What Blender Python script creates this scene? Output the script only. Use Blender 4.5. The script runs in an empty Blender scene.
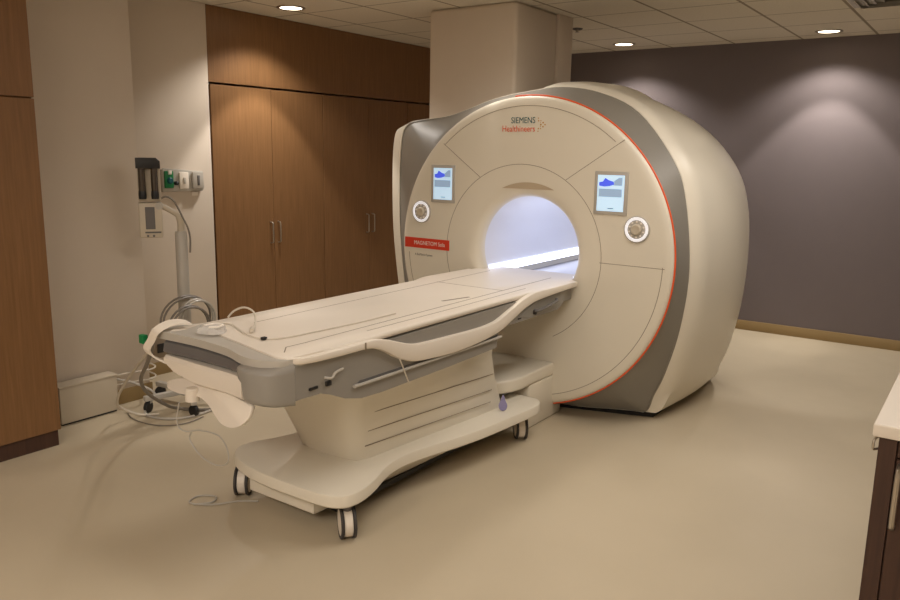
import bpy, bmesh, math, random
from mathutils import Vector, Matrix
random.seed(7)
PI = math.pi
SC = bpy.context.scene
COL = SC.collection

# ------------------------------------------------------------------ camera, light, exposure
CEIL = 2.762
def look_camera():
    cd = bpy.data.cameras.new('camera')
    cd.sensor_fit = 'HORIZONTAL'; cd.sensor_width = 36.0
    cd.lens = 36.0 * 774.368 / 900.0
    cd.clip_start = 0.02; cd.clip_end = 60
    o = bpy.data.objects.new('camera', cd); COL.objects.link(o)
    yaw, pitch, roll = math.radians(35.05668), math.radians(10.85288), math.radians(0.975667)
    f = Vector((math.cos(yaw)*math.cos(pitch), math.sin(yaw)*math.cos(pitch), -math.sin(pitch)))
    r = Vector((math.sin(yaw), -math.cos(yaw), 0)); u = r.cross(f)
    c, s = math.cos(roll), math.sin(roll)
    R, U = c*r + s*u, -s*r + c*u
    m = Matrix((R, U, -f)).transposed().to_4x4(); m.translation = Vector((0, 0, 1.7))
    o.matrix_world = m
    SC.camera = o
look_camera()
w = bpy.data.worlds.new('world'); SC.world = w; w.use_nodes = True
w.node_tree.nodes['Background'].inputs[0].default_value = (0.9, 0.85, 0.8, 1)
w.node_tree.nodes['Background'].inputs[1].default_value = 0.0
vs = SC.view_settings
vs.view_transform = 'Standard'; vs.look = 'None'; vs.gamma = 1.0; vs.use_curve_mapping = False
vs.exposure = -0.1
WARM = (1.0, 0.94, 0.875)
def area(name, loc, sx, sy, power, col):
    d = bpy.data.lights.new(name, 'AREA'); d.shape = 'RECTANGLE'; d.size = sx; d.size_y = sy
    d.energy = power; d.color = col
    o = bpy.data.objects.new(name, d); COL.objects.link(o); o.location = loc
    return o
area('ceiling_fill_light', (-1.2, 0.4, CEIL-0.02), 1.2, 1.2, 70, WARM)  # unseen area fills without fixtures, added for ambient and frontal light
area('ceiling_fill_light', (-1.2, 2.0, CEIL-0.02), 1.2, 1.2, 46, WARM)
area('ceiling_fill_light', (3.2, 1.0, CEIL-0.02), 1.2, 1.2, 24, WARM)
area('ceiling_fill_light', (5.2, 0.2, CEIL-0.02), 1.2, 0.6, 14, WARM)
LAMP_IN, LAMP_OUT = 34, 19          # watts of a downlight's beam and of its spill

# ------------------------------------------------------------------ materials
def lin(c):
    return tuple((v/255/12.92 if v/255 <= .04045 else ((v/255+.055)/1.055)**2.4) for v in c) + (1,)
def nodes(m):
    m.use_nodes = True
    return m.node_tree.nodes, m.node_tree.links, m.node_tree.nodes['Principled BSDF']
def plain(name, rgb, rough=.5, metal=0, spec=.5, var=.04, scale=9, bump=0, bscale=200, alpha=None, trans=0):
    m = bpy.data.materials.new(name); n, l, b = nodes(m)
    c = lin(rgb)
    tc = n.new('ShaderNodeTexCoord'); nz = n.new('ShaderNodeTexNoise')
    nz.inputs['Scale'].default_value = scale; nz.inputs['Detail'].default_value = 4
    l.new(tc.outputs['Object'], nz.inputs['Vector'])
    mx = n.new('ShaderNodeMix'); mx.data_type = 'RGBA'
    mx.inputs[6].default_value = tuple(v*(1-var) for v in c[:3]) + (1,)
    mx.inputs[7].default_value = tuple(min(1, v*(1+var)) for v in c[:3]) + (1,)
    l.new(nz.outputs['Fac'], mx.inputs[0]); l.new(mx.outputs[2], b.inputs['Base Color'])
    b.inputs['Roughness'].default_value = rough; b.inputs['Metallic'].default_value = metal
    b.inputs['Specular IOR Level'].default_value = spec
    if trans: b.inputs['Transmission Weight'].default_value = trans
    if alpha is not None: b.inputs['Alpha'].default_value = alpha
    if bump:
        n2 = n.new('ShaderNodeTexNoise'); n2.inputs['Scale'].default_value = bscale
        l.new(tc.outputs['Object'], n2.inputs['Vector'])
        bp = n.new('ShaderNodeBump'); bp.inputs['Strength'].default_value = bump; bp.inputs['Distance'].default_value = .002
        l.new(n2.outputs['Fac'], bp.inputs['Height']); l.new(bp.outputs['Normal'], b.inputs['Normal'])
    return m
def wood(name, dark, light, rough=.45):
    m = bpy.data.materials.new(name); n, l, b = nodes(m)
    tc = n.new('ShaderNodeTexCoord'); mp = n.new('ShaderNodeMapping')
    mp.inputs['Scale'].default_value = (34, 34, 1.3)
    nz = n.new('ShaderNodeTexNoise'); nz.inputs['Scale'].default_value = 2.2; nz.inputs['Detail'].default_value = 8
    nz.inputs['Roughness'].default_value = .6; nz.inputs['Distortion'].default_value = .5
    cr = n.new('ShaderNodeValToRGB')
    cr.color_ramp.elements[0].position = .28; cr.color_ramp.elements[0].color = lin(dark)
    cr.color_ramp.elements[1].position = .74; cr.color_ramp.elements[1].color = lin(light)
    l.new(tc.outputs['Object'], mp.inputs['Vector']); l.new(mp.outputs['Vector'], nz.inputs['Vector'])
    l.new(nz.outputs['Fac'], cr.inputs['Fac']); l.new(cr.outputs['Color'], b.inputs['Base Color'])
    b.inputs['Roughness'].default_value = rough; b.inputs['Specular IOR Level'].default_value = .35
    return m
def glow(name, rgb, strength):
    m = bpy.data.materials.new(name); n, l, b = nodes(m)
    b.inputs['Base Color'].default_value = lin(rgb); b.inputs['Emission Color'].default_value = lin(rgb)
    b.inputs['Emission Strength'].default_value = strength; b.inputs['Roughness'].default_value = .3
    return m
def ceiling_mat():
    m = bpy.data.materials.new('ceiling_tiles'); n, l, b = nodes(m)
    tc = n.new('ShaderNodeTexCoord'); sp = n.new('ShaderNodeSeparateXYZ'); l.new(tc.outputs['Object'], sp.inputs[0])
    def line(sock, off, half):
        a = n.new('ShaderNodeMath'); a.operation = 'ADD'; a.inputs[1].default_value = off; l.new(sock, a.inputs[0])
        d = n.new('ShaderNodeMath'); d.operation = 'DIVIDE'; d.inputs[1].default_value = .61; l.new(a.outputs[0], d.inputs[0])
        f = n.new('ShaderNodeMath'); f.operation = 'FRACT'; l.new(d.outputs[0], f.inputs[0])
        s = n.new('ShaderNodeMath'); s.operation = 'SUBTRACT'; s.inputs[1].default_value = .5; l.new(f.outputs[0], s.inputs[0])
        ab = n.new('ShaderNodeMath'); ab.operation = 'ABSOLUTE'; l.new(s.outputs[0], ab.inputs[0])
        lt = n.new('ShaderNodeMath'); lt.operation = 'LESS_THAN'; lt.inputs[1].default_value = half; l.new(ab.outputs[0], lt.inputs[0])
        return lt.outputs[0]
    gx = line(sp.outputs[0], .305-6.46+2.945+.61*20, .012); gy = line(sp.outputs[1], .305-1.04+1.65+.61*20, .018)
    mxm = n.new('ShaderNodeMath'); mxm.operation = 'MAXIMUM'; l.new(gx, mxm.inputs[0]); l.new(gy, mxm.inputs[1])
    nz = n.new('ShaderNodeTexNoise'); nz.inputs['Scale'].default_value = 60; nz.inputs['Detail'].default_value = 6
    l.new(tc.outputs['Object'], nz.inputs['Vector'])
    cr = n.new('ShaderNodeValToRGB'); cr.color_ramp.elements[0].position = .3; cr.color_ramp.elements[1].position = .7
    cr.color_ramp.elements[0].color = lin((218, 209, 192)); cr.color_ramp.elements[1].color = lin((226, 218, 201))
    l.new(nz.outputs['Fac'], cr.inputs['Fac'])
    mx = n.new('ShaderNodeMix'); mx.data_type = 'RGBA'; mx.inputs[7].default_value = lin((150, 138, 118))
    l.new(mxm.outputs[0], mx.inputs[0]); l.new(cr.outputs['Color'], mx.inputs[6]); l.new(mx.outputs[2], b.inputs['Base Color'])
    b.inputs['Roughness'].default_value = .9
    return m
def floor_mat():
    m = bpy.data.materials.new('vinyl_floor'); n, l, b = nodes(m)
    tc = n.new('ShaderNodeTexCoord'); nz = n.new('ShaderNodeTexNoise'); nz.inputs['Scale'].default_value = 1.1
    nz.inputs['Detail'].default_value = 6; l.new(tc.outputs['Object'], nz.inputs['Vector'])
    cr = n.new('ShaderNodeValToRGB'); cr.color_ramp.elements[0].position = .3; cr.color_ramp.elements[1].position = .7
    cr.color_ramp.elements[0].color = lin((188, 174, 149)); cr.color_ramp.elements[1].color = lin((196, 182, 157))
    l.new(nz.outputs['Fac'], cr.inputs['Fac']); l.new(cr.outputs['Color'], b.inputs['Base Color'])
    n2 = n.new('ShaderNodeTexNoise'); n2.inputs['Scale'].default_value = 6; l.new(tc.outputs['Object'], n2.inputs['Vector'])
    mr = n.new('ShaderNodeMapRange'); mr.inputs[3].default_value = .34; mr.inputs[4].default_value = .5
    l.new(n2.outputs['Fac'], mr.inputs[0]); l.new(mr.outputs[0], b.inputs['Roughness'])
    b.inputs['Specular IOR Level'].default_value = .4
    return m
M = dict(
    floor=floor_mat(), ceil=ceiling_mat(),
    wall=plain('painted_wall', (208, 195, 179), .8, var=.02, bump=.15),
    dark=plain('dark_painted_wall', (112, 102, 102), .75, var=.03, bump=.15),
    base=plain('tan_baseboard', (150, 126, 84), .5),
    wood=wood('brown_wood_veneer', (116, 83, 51), (136, 99, 64)),
    wood2=wood('dark_wood_veneer', (62, 42, 34), (78, 54, 42)),
    gap=plain('black_gap', (22, 18, 15), .8),
    steel=plain('brushed_steel', (190, 182, 170), .3, metal=.9),
    white=plain('gantry_white_shell', (226, 218, 201), .32, var=.01),
    grey=plain('gantry_grey_band', (136, 131, 122), .4, var=.02),
    tgrey=plain('table_grey_shell', (146, 141, 133), .42, var=.02),
    lgrey=plain('light_grey_plastic', (182, 176, 166), .4, var=.02),
    dgrey=plain('dark_grey_plastic', (104, 101, 100), .22, var=.03),
    black=plain('black_rubber', (26, 25, 25), .5),
    top=plain('table_white_top', (230, 220, 206), .38, var=.012),
    seam=plain('seam_line', (138, 123, 104), .7),
    orange=plain('orange_trim', (234, 94, 44), .4),
    red=plain('red_label', (214, 60, 34), .45),
    teal=plain('teal_ink', (12, 84, 92), .5),
    ink=plain('orange_ink', (226, 84, 36), .5),
    greyink=plain('grey_ink', (128, 120, 112), .5),
    whiteink=plain('white_ink', (240, 232, 222), .5),
    bore=plain('bore_liner', (226, 226, 232), .35, var=.01),
    cable=plain('grey_cable', (122, 114, 104), .5),
    wcable=plain('white_cord', (206, 196, 180), .45),
    green=plain('green_plastic', (10, 120, 66), .4),
    lav=plain('lavender_plastic', (150, 144, 188), .35),
    tire=plain('dark_tire', (58, 54, 52), .6),
    box=plain('metal_floor_box', (196, 184, 164), .45),
    gold=plain('gold_ink', (196, 150, 80), .5),
    syr=plain('smoked_syringe', (70, 60, 50), .12, spec=.6),
    tan=plain('recess_shade_tan', (188, 170, 144), .4),  # shade of the recess over the bore, given as colour
    film=plain('clear_film', (236, 232, 226), .08, spec=.9, alpha=.45),
    strip=glow('bore_light_strip', (226, 232, 255), 4.0),
    lens=glow('downlight_lens', (255, 236, 205), 9.0),
    screen=glow('screen_panel', (190, 220, 244), .62),
    sblue=glow('screen_blue', (72, 92, 226), .7),
    sgrey=glow('screen_grey', (140, 164, 190), .6),
    sdark=glow('screen_dark', (60, 80, 100), .4),
    ring=glow('dial_light', (236, 236, 240), .5),
)

# ------------------------------------------------------------------ object helpers
WL = {}
def smooth(me, ang):
    if ang:
        me.polygons.foreach_set('use_smooth', [True]*len(me.polygons))
        me.set_sharp_from_angle(angle=math.radians(ang))
def thing(name, label, cat, loc, group=None):
    o = bpy.data.objects.new(name, None); COL.objects.link(o); o.location = loc
    o.empty_display_size = .1; o['label'] = label; o['category'] = cat
    if group: o['group'] = group
    WL[o] = Vector(loc)
    return o
def obj(name, bm, mat, parent=None, ang=35, label=None, cat=None, kind=None, group=None):
    bmesh.ops.remove_doubles(bm, verts=bm.verts, dist=1e-6)
    bmesh.ops.recalc_face_normals(bm, faces=bm.faces)
    lo = Vector([min(v.co[i] for v in bm.verts) for i in range(3)]); hi = Vector([max(v.co[i] for v in bm.verts) for i in range(3)])
    c = (lo+hi)/2
    if parent is None: c.z = lo.z
    bmesh.ops.translate(bm, verts=bm.verts, vec=-c)
    me = bpy.data.meshes.new(name); bm.to_mesh(me); bm.free()
    me.materials.append(M[mat]); smooth(me, ang)
    o = bpy.data.objects.new(name, me); COL.objects.link(o)
    WL[o] = c.copy()
    if parent is not None:
        o.parent = parent; o.location = c - WL[parent]
    else: o.location = c
    if label: o['label'] = label
    if cat: o['category'] = cat
    if kind: o['kind'] = kind
    if group: o['group'] = group
    return o
def B(): return bmesh.new()
def box(bm, x0, x1, y0, y1, z0, z1, bev=0, seg=2, mat=None):
    vs = [bm.verts.new((x, y, z)) for x in (x0, x1) for y in (y0, y1) for z in (z0, z1)]
    fs = [bm.faces.new([vs[i] for i in q]) for q in ((0,1,3,2),(4,6,7,5),(0,4,5,1),(2,3,7,6),(0,2,6,4),(1,5,7,3))]
    if bev:
        es = list({e for f in fs for e in f.edges})
        r = bmesh.ops.bevel(bm, geom=es, offset=bev, segments=seg, profile=.5, affect='EDGES')
        vs = list({v for v in r['verts']} | {v for v in vs if v.is_valid})
    if mat: bmesh.ops.transform(bm, matrix=mat, verts=vs)
    return bm
def loft(bm, rings, cap0=True, cap1=True, closed=True):
    R = [[bm.verts.new(p) for p in r] for r in rings]
    n = len(R[0])
    for a, b in zip(R, R[1:]):
        for i in range(n if closed else n-1):
            j = (i+1) % n
            bm.faces.new((a[i], a[j], b[j], b[i]))
    if cap0: bm.faces.new(R[0])
    if cap1: bm.faces.new(R[-1])
    return bm
def prism(bm, pts, axis, a, b, bev=0, seg=2):
    """outline extruded along axis ('x','y','z') from a to b"""
    def P(p, t):
        return {'x': (t, p[0], p[1]), 'y': (p[0], t, p[1]), 'z': (p[0], p[1], t)}[axis]
    va = [bm.verts.new(P(p, a)) for p in pts]; vb = [bm.verts.new(P(p, b)) for p in pts]
    n = len(pts); f0 = bm.faces.new(va); f1 = bm.faces.new(vb)
    for i in range(n):
        j = (i+1) % n; bm.faces.new((va[i], va[j], vb[j], vb[i]))
    if bev:
        es = list(set(f0.edges) | set(f1.edges))
        bmesh.ops.bevel(bm, geom=es, offset=bev, segments=seg, profile=.5, affect='EDGES')
    return bm
def cat(pts, k=6, closed=False):
    """Catmull-Rom through points of any dimension"""
    n = len(pts); out = []
    rng = range(n) if closed else range(n-1)
    for i in rng:
        g = (lambda q: pts[q % n]) if closed else (lambda q: pts[max(0, min(n-1, q))])
        p0, p1, p2, p3 = g(i-1), g(i), g(i+1), g(i+2)
        for s in range(k):
            t = s/k
            out.append(tuple(.5*((2*b) + (-a+c)*t + (2*a-5*b+4*c-d)*t*t + (-a+3*b-3*c+d)*t**3) for a, b, c, d in zip(p0, p1, p2, p3)))
    if not closed: out.append(tuple(pts[-1]))
    return out
def tube(bm, pts, r, n=8, caps=True, closed=False, flat=None):
    P = [Vector(p) for p in pts]; N = len(P); rings = []
    up = None
    for i, p in enumerate(P):
        if closed: t = (P[(i+1) % N]-P[i-1]).normalized()
        else: t = (P[min(N-1, i+1)]-P[max(0, i-1)]).normalized()
        if up is None:
            up = Vector((0, 0, 1)) if abs(t.z) < .9 else Vector((1, 0, 0))
        u = (up - t*up.dot(t)).normalized(); v = t.cross(u); up = u
        rr = r[i] if isinstance(r, (list, tuple)) else r
        a_, b_ = (rr, rr) if not flat else flat
        rings.append([p + u*(math.cos(2*PI*k/n)*b_) + v*(math.sin(2*PI*k/n)*a_) for k in range(n)])
    if closed: rings.append(rings[0])
    return loft(bm, rings, caps and not closed, caps and not closed)
def lathe(bm, prof, c, axis='z', n=32, cap0=True, cap1=True, m=None):
    """profile [(r, h)] turned round an axis through c"""
    rings = []
    for r, h in prof:
        ring = []
        for k in range(n):
            a = 2*PI*k/n; x, y = math.cos(a)*r, math.sin(a)*r
            p = {'z': Vector((x, y, h)), 'x': Vector((h, x, y)), 'y': Vector((x, h, y))}[axis]
            if m: p = m @ p
            ring.append(Vector(c)+p)
        rings.append(ring)
    return loft(bm, rings, cap0, cap1)
def arc(c, r, a0, a1, n):
    return [(c[0]+r*math.cos(math.radians(a0+(a1-a0)*i/n)), c[1]+r*math.sin(math.radians(a0+(a1-a0)*i/n))) for i in range(n+1)]
def ribbon(bm, yz, width, x0, x1):
    """thin raised strip lying on a plane x = const, along a (y, z) path"""
    P = [Vector((0, y, z)) for y, z in yz]; A, Bq = [], []
    for i, p in enumerate(P):
        t = (P[min(len(P)-1, i+1)]-P[max(0, i-1)]).normalized(); nrm = Vector((0, -t.z, t.y))*width/2
        A.append(p+nrm); Bq.append(p-nrm)
    rings = [[(x0, a.y, a.z), (x0, b.y, b.z), (x1, b.y, b.z), (x1, a.y, a.z)] for a, b in zip(A, Bq)]
    return loft(bm, rings)
def text_mesh(s, size, m, depth=.001, sx=1, shear=0, bold=0):
    cu = bpy.data.curves.new('lettering', 'FONT'); cu.body = s; cu.size = size; cu.extrude = depth; cu.resolution_u = 4
    cu.shear = shear; cu.offset = bold; cu.align_x = 'LEFT'
    t = bpy.data.objects.new('lettering', cu); COL.objects.link(t)
    bpy.context.view_layer.update()
    dg = bpy.context.evaluated_depsgraph_get()
    me = bpy.data.meshes.new_from_object(t.evaluated_get(dg)); bpy.data.objects.remove(t); bpy.data.curves.remove(cu)
    bm = B(); bm.from_mesh(me); bpy.data.meshes.remove(me)
    bmesh.ops.scale(bm, vec=(sx, 1, 1), verts=bm.verts)
    bmesh.ops.transform(bm, matrix=m, verts=bm.verts)
    return bm
def struct(name, bm, mat, ang=30, label=None):
    return obj(name, bm, mat, None, ang, label=label, kind='structure')
def copy_thing(o, d, label):
    c = o.copy(); COL.objects.link(c); c.location = o.location + Vector(d); c['label'] = label
    for ch in o.children:
        k = ch.copy(); COL.objects.link(k); k.parent = c
        for g in ch.children:
            h = g.copy(); COL.objects.link(h); h.parent = k
    return c

# ------------------------------------------------------------------ the room
XB, YB = -2.0, -2.4                       # room limits behind the camera
XW, YC = 7.89, 5.065                      # dark wall, cabinet fronts
YA, XA = 4.65, 3.03                       # left wall face and where it ends
struct('floor', box(B(), XB-.1, XW+.1, YB-.1, 5.8, -.06, 0), 'floor')
struct('ceiling', box(B(), XB-.1, XW+.1, YB-.1, 5.8, CEIL, CEIL+.06), 'ceil')
struct('wall_right', box(B(), XW, XW+.1, YB-.1, 5.8, 0, CEIL), 'dark', label='dark charcoal wall behind the scanner')
struct('wall_left', box(B(), XB, XA, YA, 5.1, 0, CEIL, .004), 'wall', label='cream wall beside the left wood cabinet')
struct('wall_back', box(B(), XA, 3.935, 5.052, 5.8, 0, CEIL, .004), 'wall', label='cream wall strip with outlets left of the cabinets')
struct('wall_alcove', box(B(), 3.935, XW, 5.68, 5.8, 0, CEIL), 'wall')
struct('wall_near', box(B(), XB-.1, XB, YB-.1, 5.1, 0, CEIL), 'wall')
struct('wall_front', box(B(), XB, XW, YB-.1, YB, 0, CEIL), 'wall')
struct('baseboard_right', box(B(), XW-.015, XW, YB, 5.0, 0, .095, .003), 'base')
struct('baseboard_left', box(B(), 2.19, XA+.012, YA-.012, YA, 0, .1, .003), 'base')
struct('baseboard_back', box(B(), XA+.013, 3.93, 5.04, 5.052, 0, .1, .003), 'base')
bm = B(); box(bm, 5.0, 5.625, 2.97, 3.75, 1.92, CEIL, .03, 4)
struct('wall_pillar', bm, 'wall', label='boxed white chase dropping from the ceiling behind the scanner')
struct('trim_1', box(B(), 5.63, 5.86, 2.955, 3.72, 2.0, CEIL, .006), 'wall', label='narrow white corner cladding on the boxed chase')

# ------------------------------------------------------------------ cabinets along the back
def pull(bm, x, y, z0, z1):
    tube(bm, cat([(x, y, z0), (x, y-.028, z0+.006), (x, y-.034, z0+.03), (x, y-.034, z1-.03), (x, y-.028, z1-.006), (x, y, z1)], 4), .006, 8)
    return bm
GAPZ = 2.19
def cabinet(x0, x1, xm, label, handles):
    t = thing('tall_cabinet', label, 'cabinet', ((x0+x1)/2, YC+.3, 0), 'built-in cabinets on the back wall')
    bm = B(); box(bm, x0+.002, x1-.002, YC+.024, YC+.6, .1, GAPZ-.012); obj('carcass', bm, 'gap', t)
    obj('toe_kick', box(B(), x0+.01, x1-.01, YC+.06, YC+.08, 0, .099), 'wood2', t)
    for a, b, hx in ((x0, xm, xm-.042), (xm, x1, xm+.042)):
        if b-a < .05: continue
        d = obj('door', box(B(), a+.0022, b-.0022, YC, YC+.022, .102, GAPZ-.01, .0015, 1), 'wood', t)
        if handles: obj('handle', pull(B(), hx, YC-.0005, .905, 1.085), 'steel', d, label='slim steel bar handle')
    return t
cabinet(3.958, 5.178, 4.57, 'tall wooden cabinet nearest the cream wall with outlets', True)
cabinet(5.182, 6.40, 5.805, 'tall wooden cabinet just left of the scanner, in shade', True)
cabinet(6.404, 7.88, 7.02, 'tall wooden cabinet deepest behind the scanner and chase', True)
obj('wood_fascia', box(B(), 3.945, 7.885, YC, YC+.022, GAPZ+.006, CEIL-.002, .002, 1), 'wood', label='plain brown wood fascia between the tall cabinets and the ceiling', cat='panel')
struct('trim_2', box(B(), 3.936, 3.952, YC+.012, YC+.6, 0, CEIL-.002), 'gap')

# tall cabinet at the far left
t = thing('tall_cabinet', 'tall wooden cabinet at the left edge beside the cream wall', 'cabinet', (1.4, 4.45, 0))
obj('carcass', box(B(), .6, 2.182, 4.275, 4.645, .1, CEIL-.003), 'wood', t)
obj('toe_kick', box(B(), .62, 2.172, 4.262, 4.28, 0, .099), 'wood2', t)
obj('upper_door', box(B(), .602, 2.184, 4.25, 4.2745, 1.946, CEIL-.006, .0015, 1), 'wood', t)
obj('lower_door', box(B(), .602, 2.184, 4.25, 4.2745, .094, 1.938, .0015, 1), 'wood', t)

# ------------------------------------------------------------------ counter at the lower right
t = thing('base_cabinet', 'dark wood base cabinet at the right edge under the pale worktop', 'cabinet', (3.2, -.6, 0))
cx = 2.635
obj('carcass', box(B(), cx+.022, 4.2, -1.6, .205, .0, .858), 'wood2', t)
obj('end_panel', box(B(), cx, cx+.03, .165, .215, 0, .858, .001, 1), 'wood2', t)
d = obj('drawer', box(B(), cx, cx+.0215, -.45, .161, .80, .852, .0015, 1), 'wood2', t)
d2 = obj('door', box(B(), cx, cx+.0215, -.45, .161, .06, .794, .0015, 1), 'wood2', t)
bm = B(); tube(bm, cat([(cx, .150, .775), (cx-.034, .150, .768), (cx-.042, .150, .74), (cx-.042, .150, .62), (cx-.034, .150, .585), (cx, .150, .578)], 4), .009, 8)
obj('handle', bm, 'steel', d2, label='long rounded steel pull handle')
obj('worktop', box(B(), 2.608, 4.25, -1.65, .233, .86, .902, .006, 3), 'top', label='pale worktop on the dark base cabinet at the right edge', cat='worktop')
bm = B(); tube(bm, cat([(2.645, .218, .852), (2.625, .226, .848), (2.62, .228, .83), (2.625, .226, .815), (2.645, .218, .812)], 4), .004, 6)
obj('wall_hook', bm, 'steel', label='small metal hook under the corner of the pale worktop', cat='hook')

# ------------------------------------------------------------------ ceiling fittings
def downlight_spot(x, y, k=1.0, soft=.075):
    for nm, e, ang, bl, dz in (('downlight_beam', LAMP_IN, 78, .18, -.012), ('downlight_spill', LAMP_OUT, 128, .45, -.012)):
        d = bpy.data.lights.new(nm, 'SPOT'); d.energy = e*4*k; d.color = WARM; d.spot_size = math.radians(ang); d.spot_blend = bl
        d.shadow_soft_size = soft
        o = bpy.data.objects.new(nm, d); COL.objects.link(o); o.location = (x, y, CEIL+dz)
def downlight(x, y, label, lit=True):
    t = thing('ceiling_light', label, 'ceiling light', (x, y, CEIL), 'recessed round ceiling lights')
    obj('trim_ring', lathe(B(), [(.086, -.001), (.11, -.001), (.108, -.006), (.096, -.010), (.086, -.008)], (x, y, CEIL), 'z', 40, False, False), 'steel', t)
    obj('lens', lathe(B(), [(.0845, -.0005), (.0845, -.004), (.06, -.006), (.001, -.0065)], (x, y, CEIL), 'z', 40), 'lens', t)
    downlight_spot(x, y)
downlight(7.495, 1.364, 'round recessed light nearest the dark wall, at the right')
downlight(7.438, 3.191, 'round recessed light above the scanner near the ceiling chase')
downlight(4.385, 4.61, 'round recessed light in front of the wood cabinets at the left')
for x, y in ((4.4, 2.75), (4.4, .95), (2.55, 2.75), (1.0, .6)):      # the lamps of the same ceiling above the frame
    downlight_spot(x, y, .33, .3)
t = thing('air_vent', 'square white ceiling air vent at the top right corner', 'vent', (6.1, .72, CEIL))
bm = B(); box(bm, 5.87, 6.44, .45, 1.02, CEIL-.004, CEIL-.0005, .001, 1); obj('plate', bm, 'lgrey', t)
for k, h in enumerate((.255, .20, .145, .09)):
    bm = B()
    for a in range(4):
        c, s = math.cos(a*PI/2), math.sin(a*PI/2)
        q = [(-h, h), (h, h), (h-.03, h-.03), (-h+.03, h-.03)]
        lo = [(6.155+c*p-s*r_, .735+s*p+c*r_, CEIL-(.006 if i < 2 else .022)) for i, (p, r_) in enumerate(q)]
        loft(bm, [lo, [(p[0], p[1], p[2]+.0018) for p in lo]])
    obj('louver', bm, 'lgrey', t)
t = thing('sprinkler_head', 'small round sprinkler head on the ceiling beside the chase', 'sprinkler', (6.35, 3.16, CEIL))
obj('escutcheon', lathe(B(), [(.045, -.0005), (.044, -.008), (.02, -.014), (.001, -.015)], (6.35, 3.16, CEIL), 'z', 24), 'dgrey', t)
obj('deflector', lathe(B(), [(.012, -.0145), (.012, -.03), (.022, -.032), (.022, -.035), (.001, -.035)], (6.35, 3.16, CEIL), 'z', 24), 'steel', t)

# ------------------------------------------------------------------ the scanner gantry
CY, CZ, RR = 2.495, 1.054, 1.004          # circular front
BY, BZ, BR = 2.475, 1.07, .354            # bore
XF = 4.37
g = thing('mri_scanner', 'large white scanner with a round front, orange rim line and glowing bore', 'medical scanner', (5.2, CY, 0))
NS = 96
def circ(x, cy, cz, r): return [(x, cy+r*math.cos(2*PI*k/NS), cz+r*math.sin(2*PI*k/NS)) for k in range(NS)]
def mixc(x, r):
    t_ = max(0, min(1, (r-.45)/.5)); return circ(x, BY+(CY-BY)*t_, BZ+(CZ-BZ)*t_, r)
prof = [(4.435, BR), (4.415, .358), (4.398, .368), (4.384, .386), (4.376, .408), (4.371, .44), (4.37, .48), (4.37, .7), (4.37, .93),
        (4.3715, .955), (4.374, .976), (4.379, .989), (4.387, .998), (4.40, 1.000), (4.43, .992)]
obj('front_cover', loft(B(), [mixc(x, r) for x, r in prof], False, False), 'white', g, 50)
obj('bore_liner', loft(B(), [circ(4.433, BY, BZ, BR+.0005), circ(5.3, BY, BZ, BR+.0005), circ(6.055, BY, BZ, BR+.0005), circ(6.055, BY, BZ, BR+.02), circ(4.433, BY, BZ, BR+.02)], False, False), 'bore', g, 40)
# grey band and white housing: profiles go from the bottom right, over the top, to the bottom left: (dy, z, x)
G = [(-.30, .045, 4.54), (-.60, .045, 4.66), (-.765, .045, 4.71), (-.83, .18, 4.68), (-.90, .34, 4.65), (-.985, .65, 4.62), (-1.022, 1.03, 4.6), (-.968, 1.44, 4.6),
     (-.878, 1.67, 4.6), (-.645, 1.95, 4.6), (-.385, 2.075, 4.6), (-.12, 2.118, 4.6), (.13, 2.095, 4.585), (.38, 2.055, 4.585), (.60, 1.99, 4.59), (.80, 1.942, 4.6), (1.05, 1.918, 4.6),
     (1.14, 1.89, 4.6), (1.192, 1.80, 4.6), (1.212, 1.48, 4.6), (1.195, 1.0, 4.6), (1.13, .4, 4.63), (1.06, .045, 4.66), (.6, .045, 4.6), (.2, .045, 4.53)]
H1 = [(-.30, .045, 4.6), (-.62, .045, 4.70), (-.83, .045, 4.735), (-.91, .18, 4.74), (-.98, .34, 4.735), (-1.05, .65, 4.70), (-1.072, 1.03, 4.67), (-1.01, 1.46, 4.66),
      (-.91, 1.70, 4.66), (-.668, 1.978, 4.66), (-.40, 2.105, 4.66), (-.12, 2.145, 4.66), (.13, 2.095, 4.66), (.40, 2.048, 4.66), (.64, 1.975, 4.66), (.86, 1.93, 4.68), (1.13, 1.905, 4.70),
      (1.28, 1.88, 4.71), (1.355, 1.80, 4.71), (1.375, 1.48, 4.71), (1.355, 1.0, 4.71), (1.27, .4, 4.72), (1.18, .045, 4.72), (.6, .045, 4.66), (.2, .045, 4.6)]
H2 = [(-.30, .045, 5.1), (-.62, .045, 5.15), (-.86, .045, 5.2), (-.99, .18, 5.25), (-1.045, .34, 5.3), (-1.105, .65, 5.3), (-1.125, 1.0, 5.25), (-1.10, 1.36, 5.2),
      (-1.005, 1.64, 5.2), (-.78, 1.90, 5.2), (-.475, 2.075, 5.2), (-.12, 2.165, 5.2), (.13, 2.165, 5.2), (.40, 2.12, 5.2), (.64, 2.02, 5.2), (.86, 1.93, 5.2), (1.09, 1.84, 5.15),
      (1.24, 1.74, 5.1), (1.33, 1.60, 5.1), (1.345, 1.3, 5.1), (1.31, .9, 5.1), (1.22, .4, 5.1), (1.12, .045, 5.1), (.6, .045, 5.1), (.2, .045, 5.1)]
def sc(P, k, kz, x):
    return [(p[0]*k, .045+(p[1]-.045)*kz, x) for p in P]
H3 = sc(H2, .955, .975, 5.72); H3[2] = (-.865, .045, 5.72); H3[3] = (-.94, .18, 5.72)
H4 = sc(H2, .90, .94, 5.9); H4[2] = (-.85, .045, 5.86)
H5 = sc(H2, .80, .88, 6.02)
H6 = sc(H2, .62, .78, 6.06)
KS = 5
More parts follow.
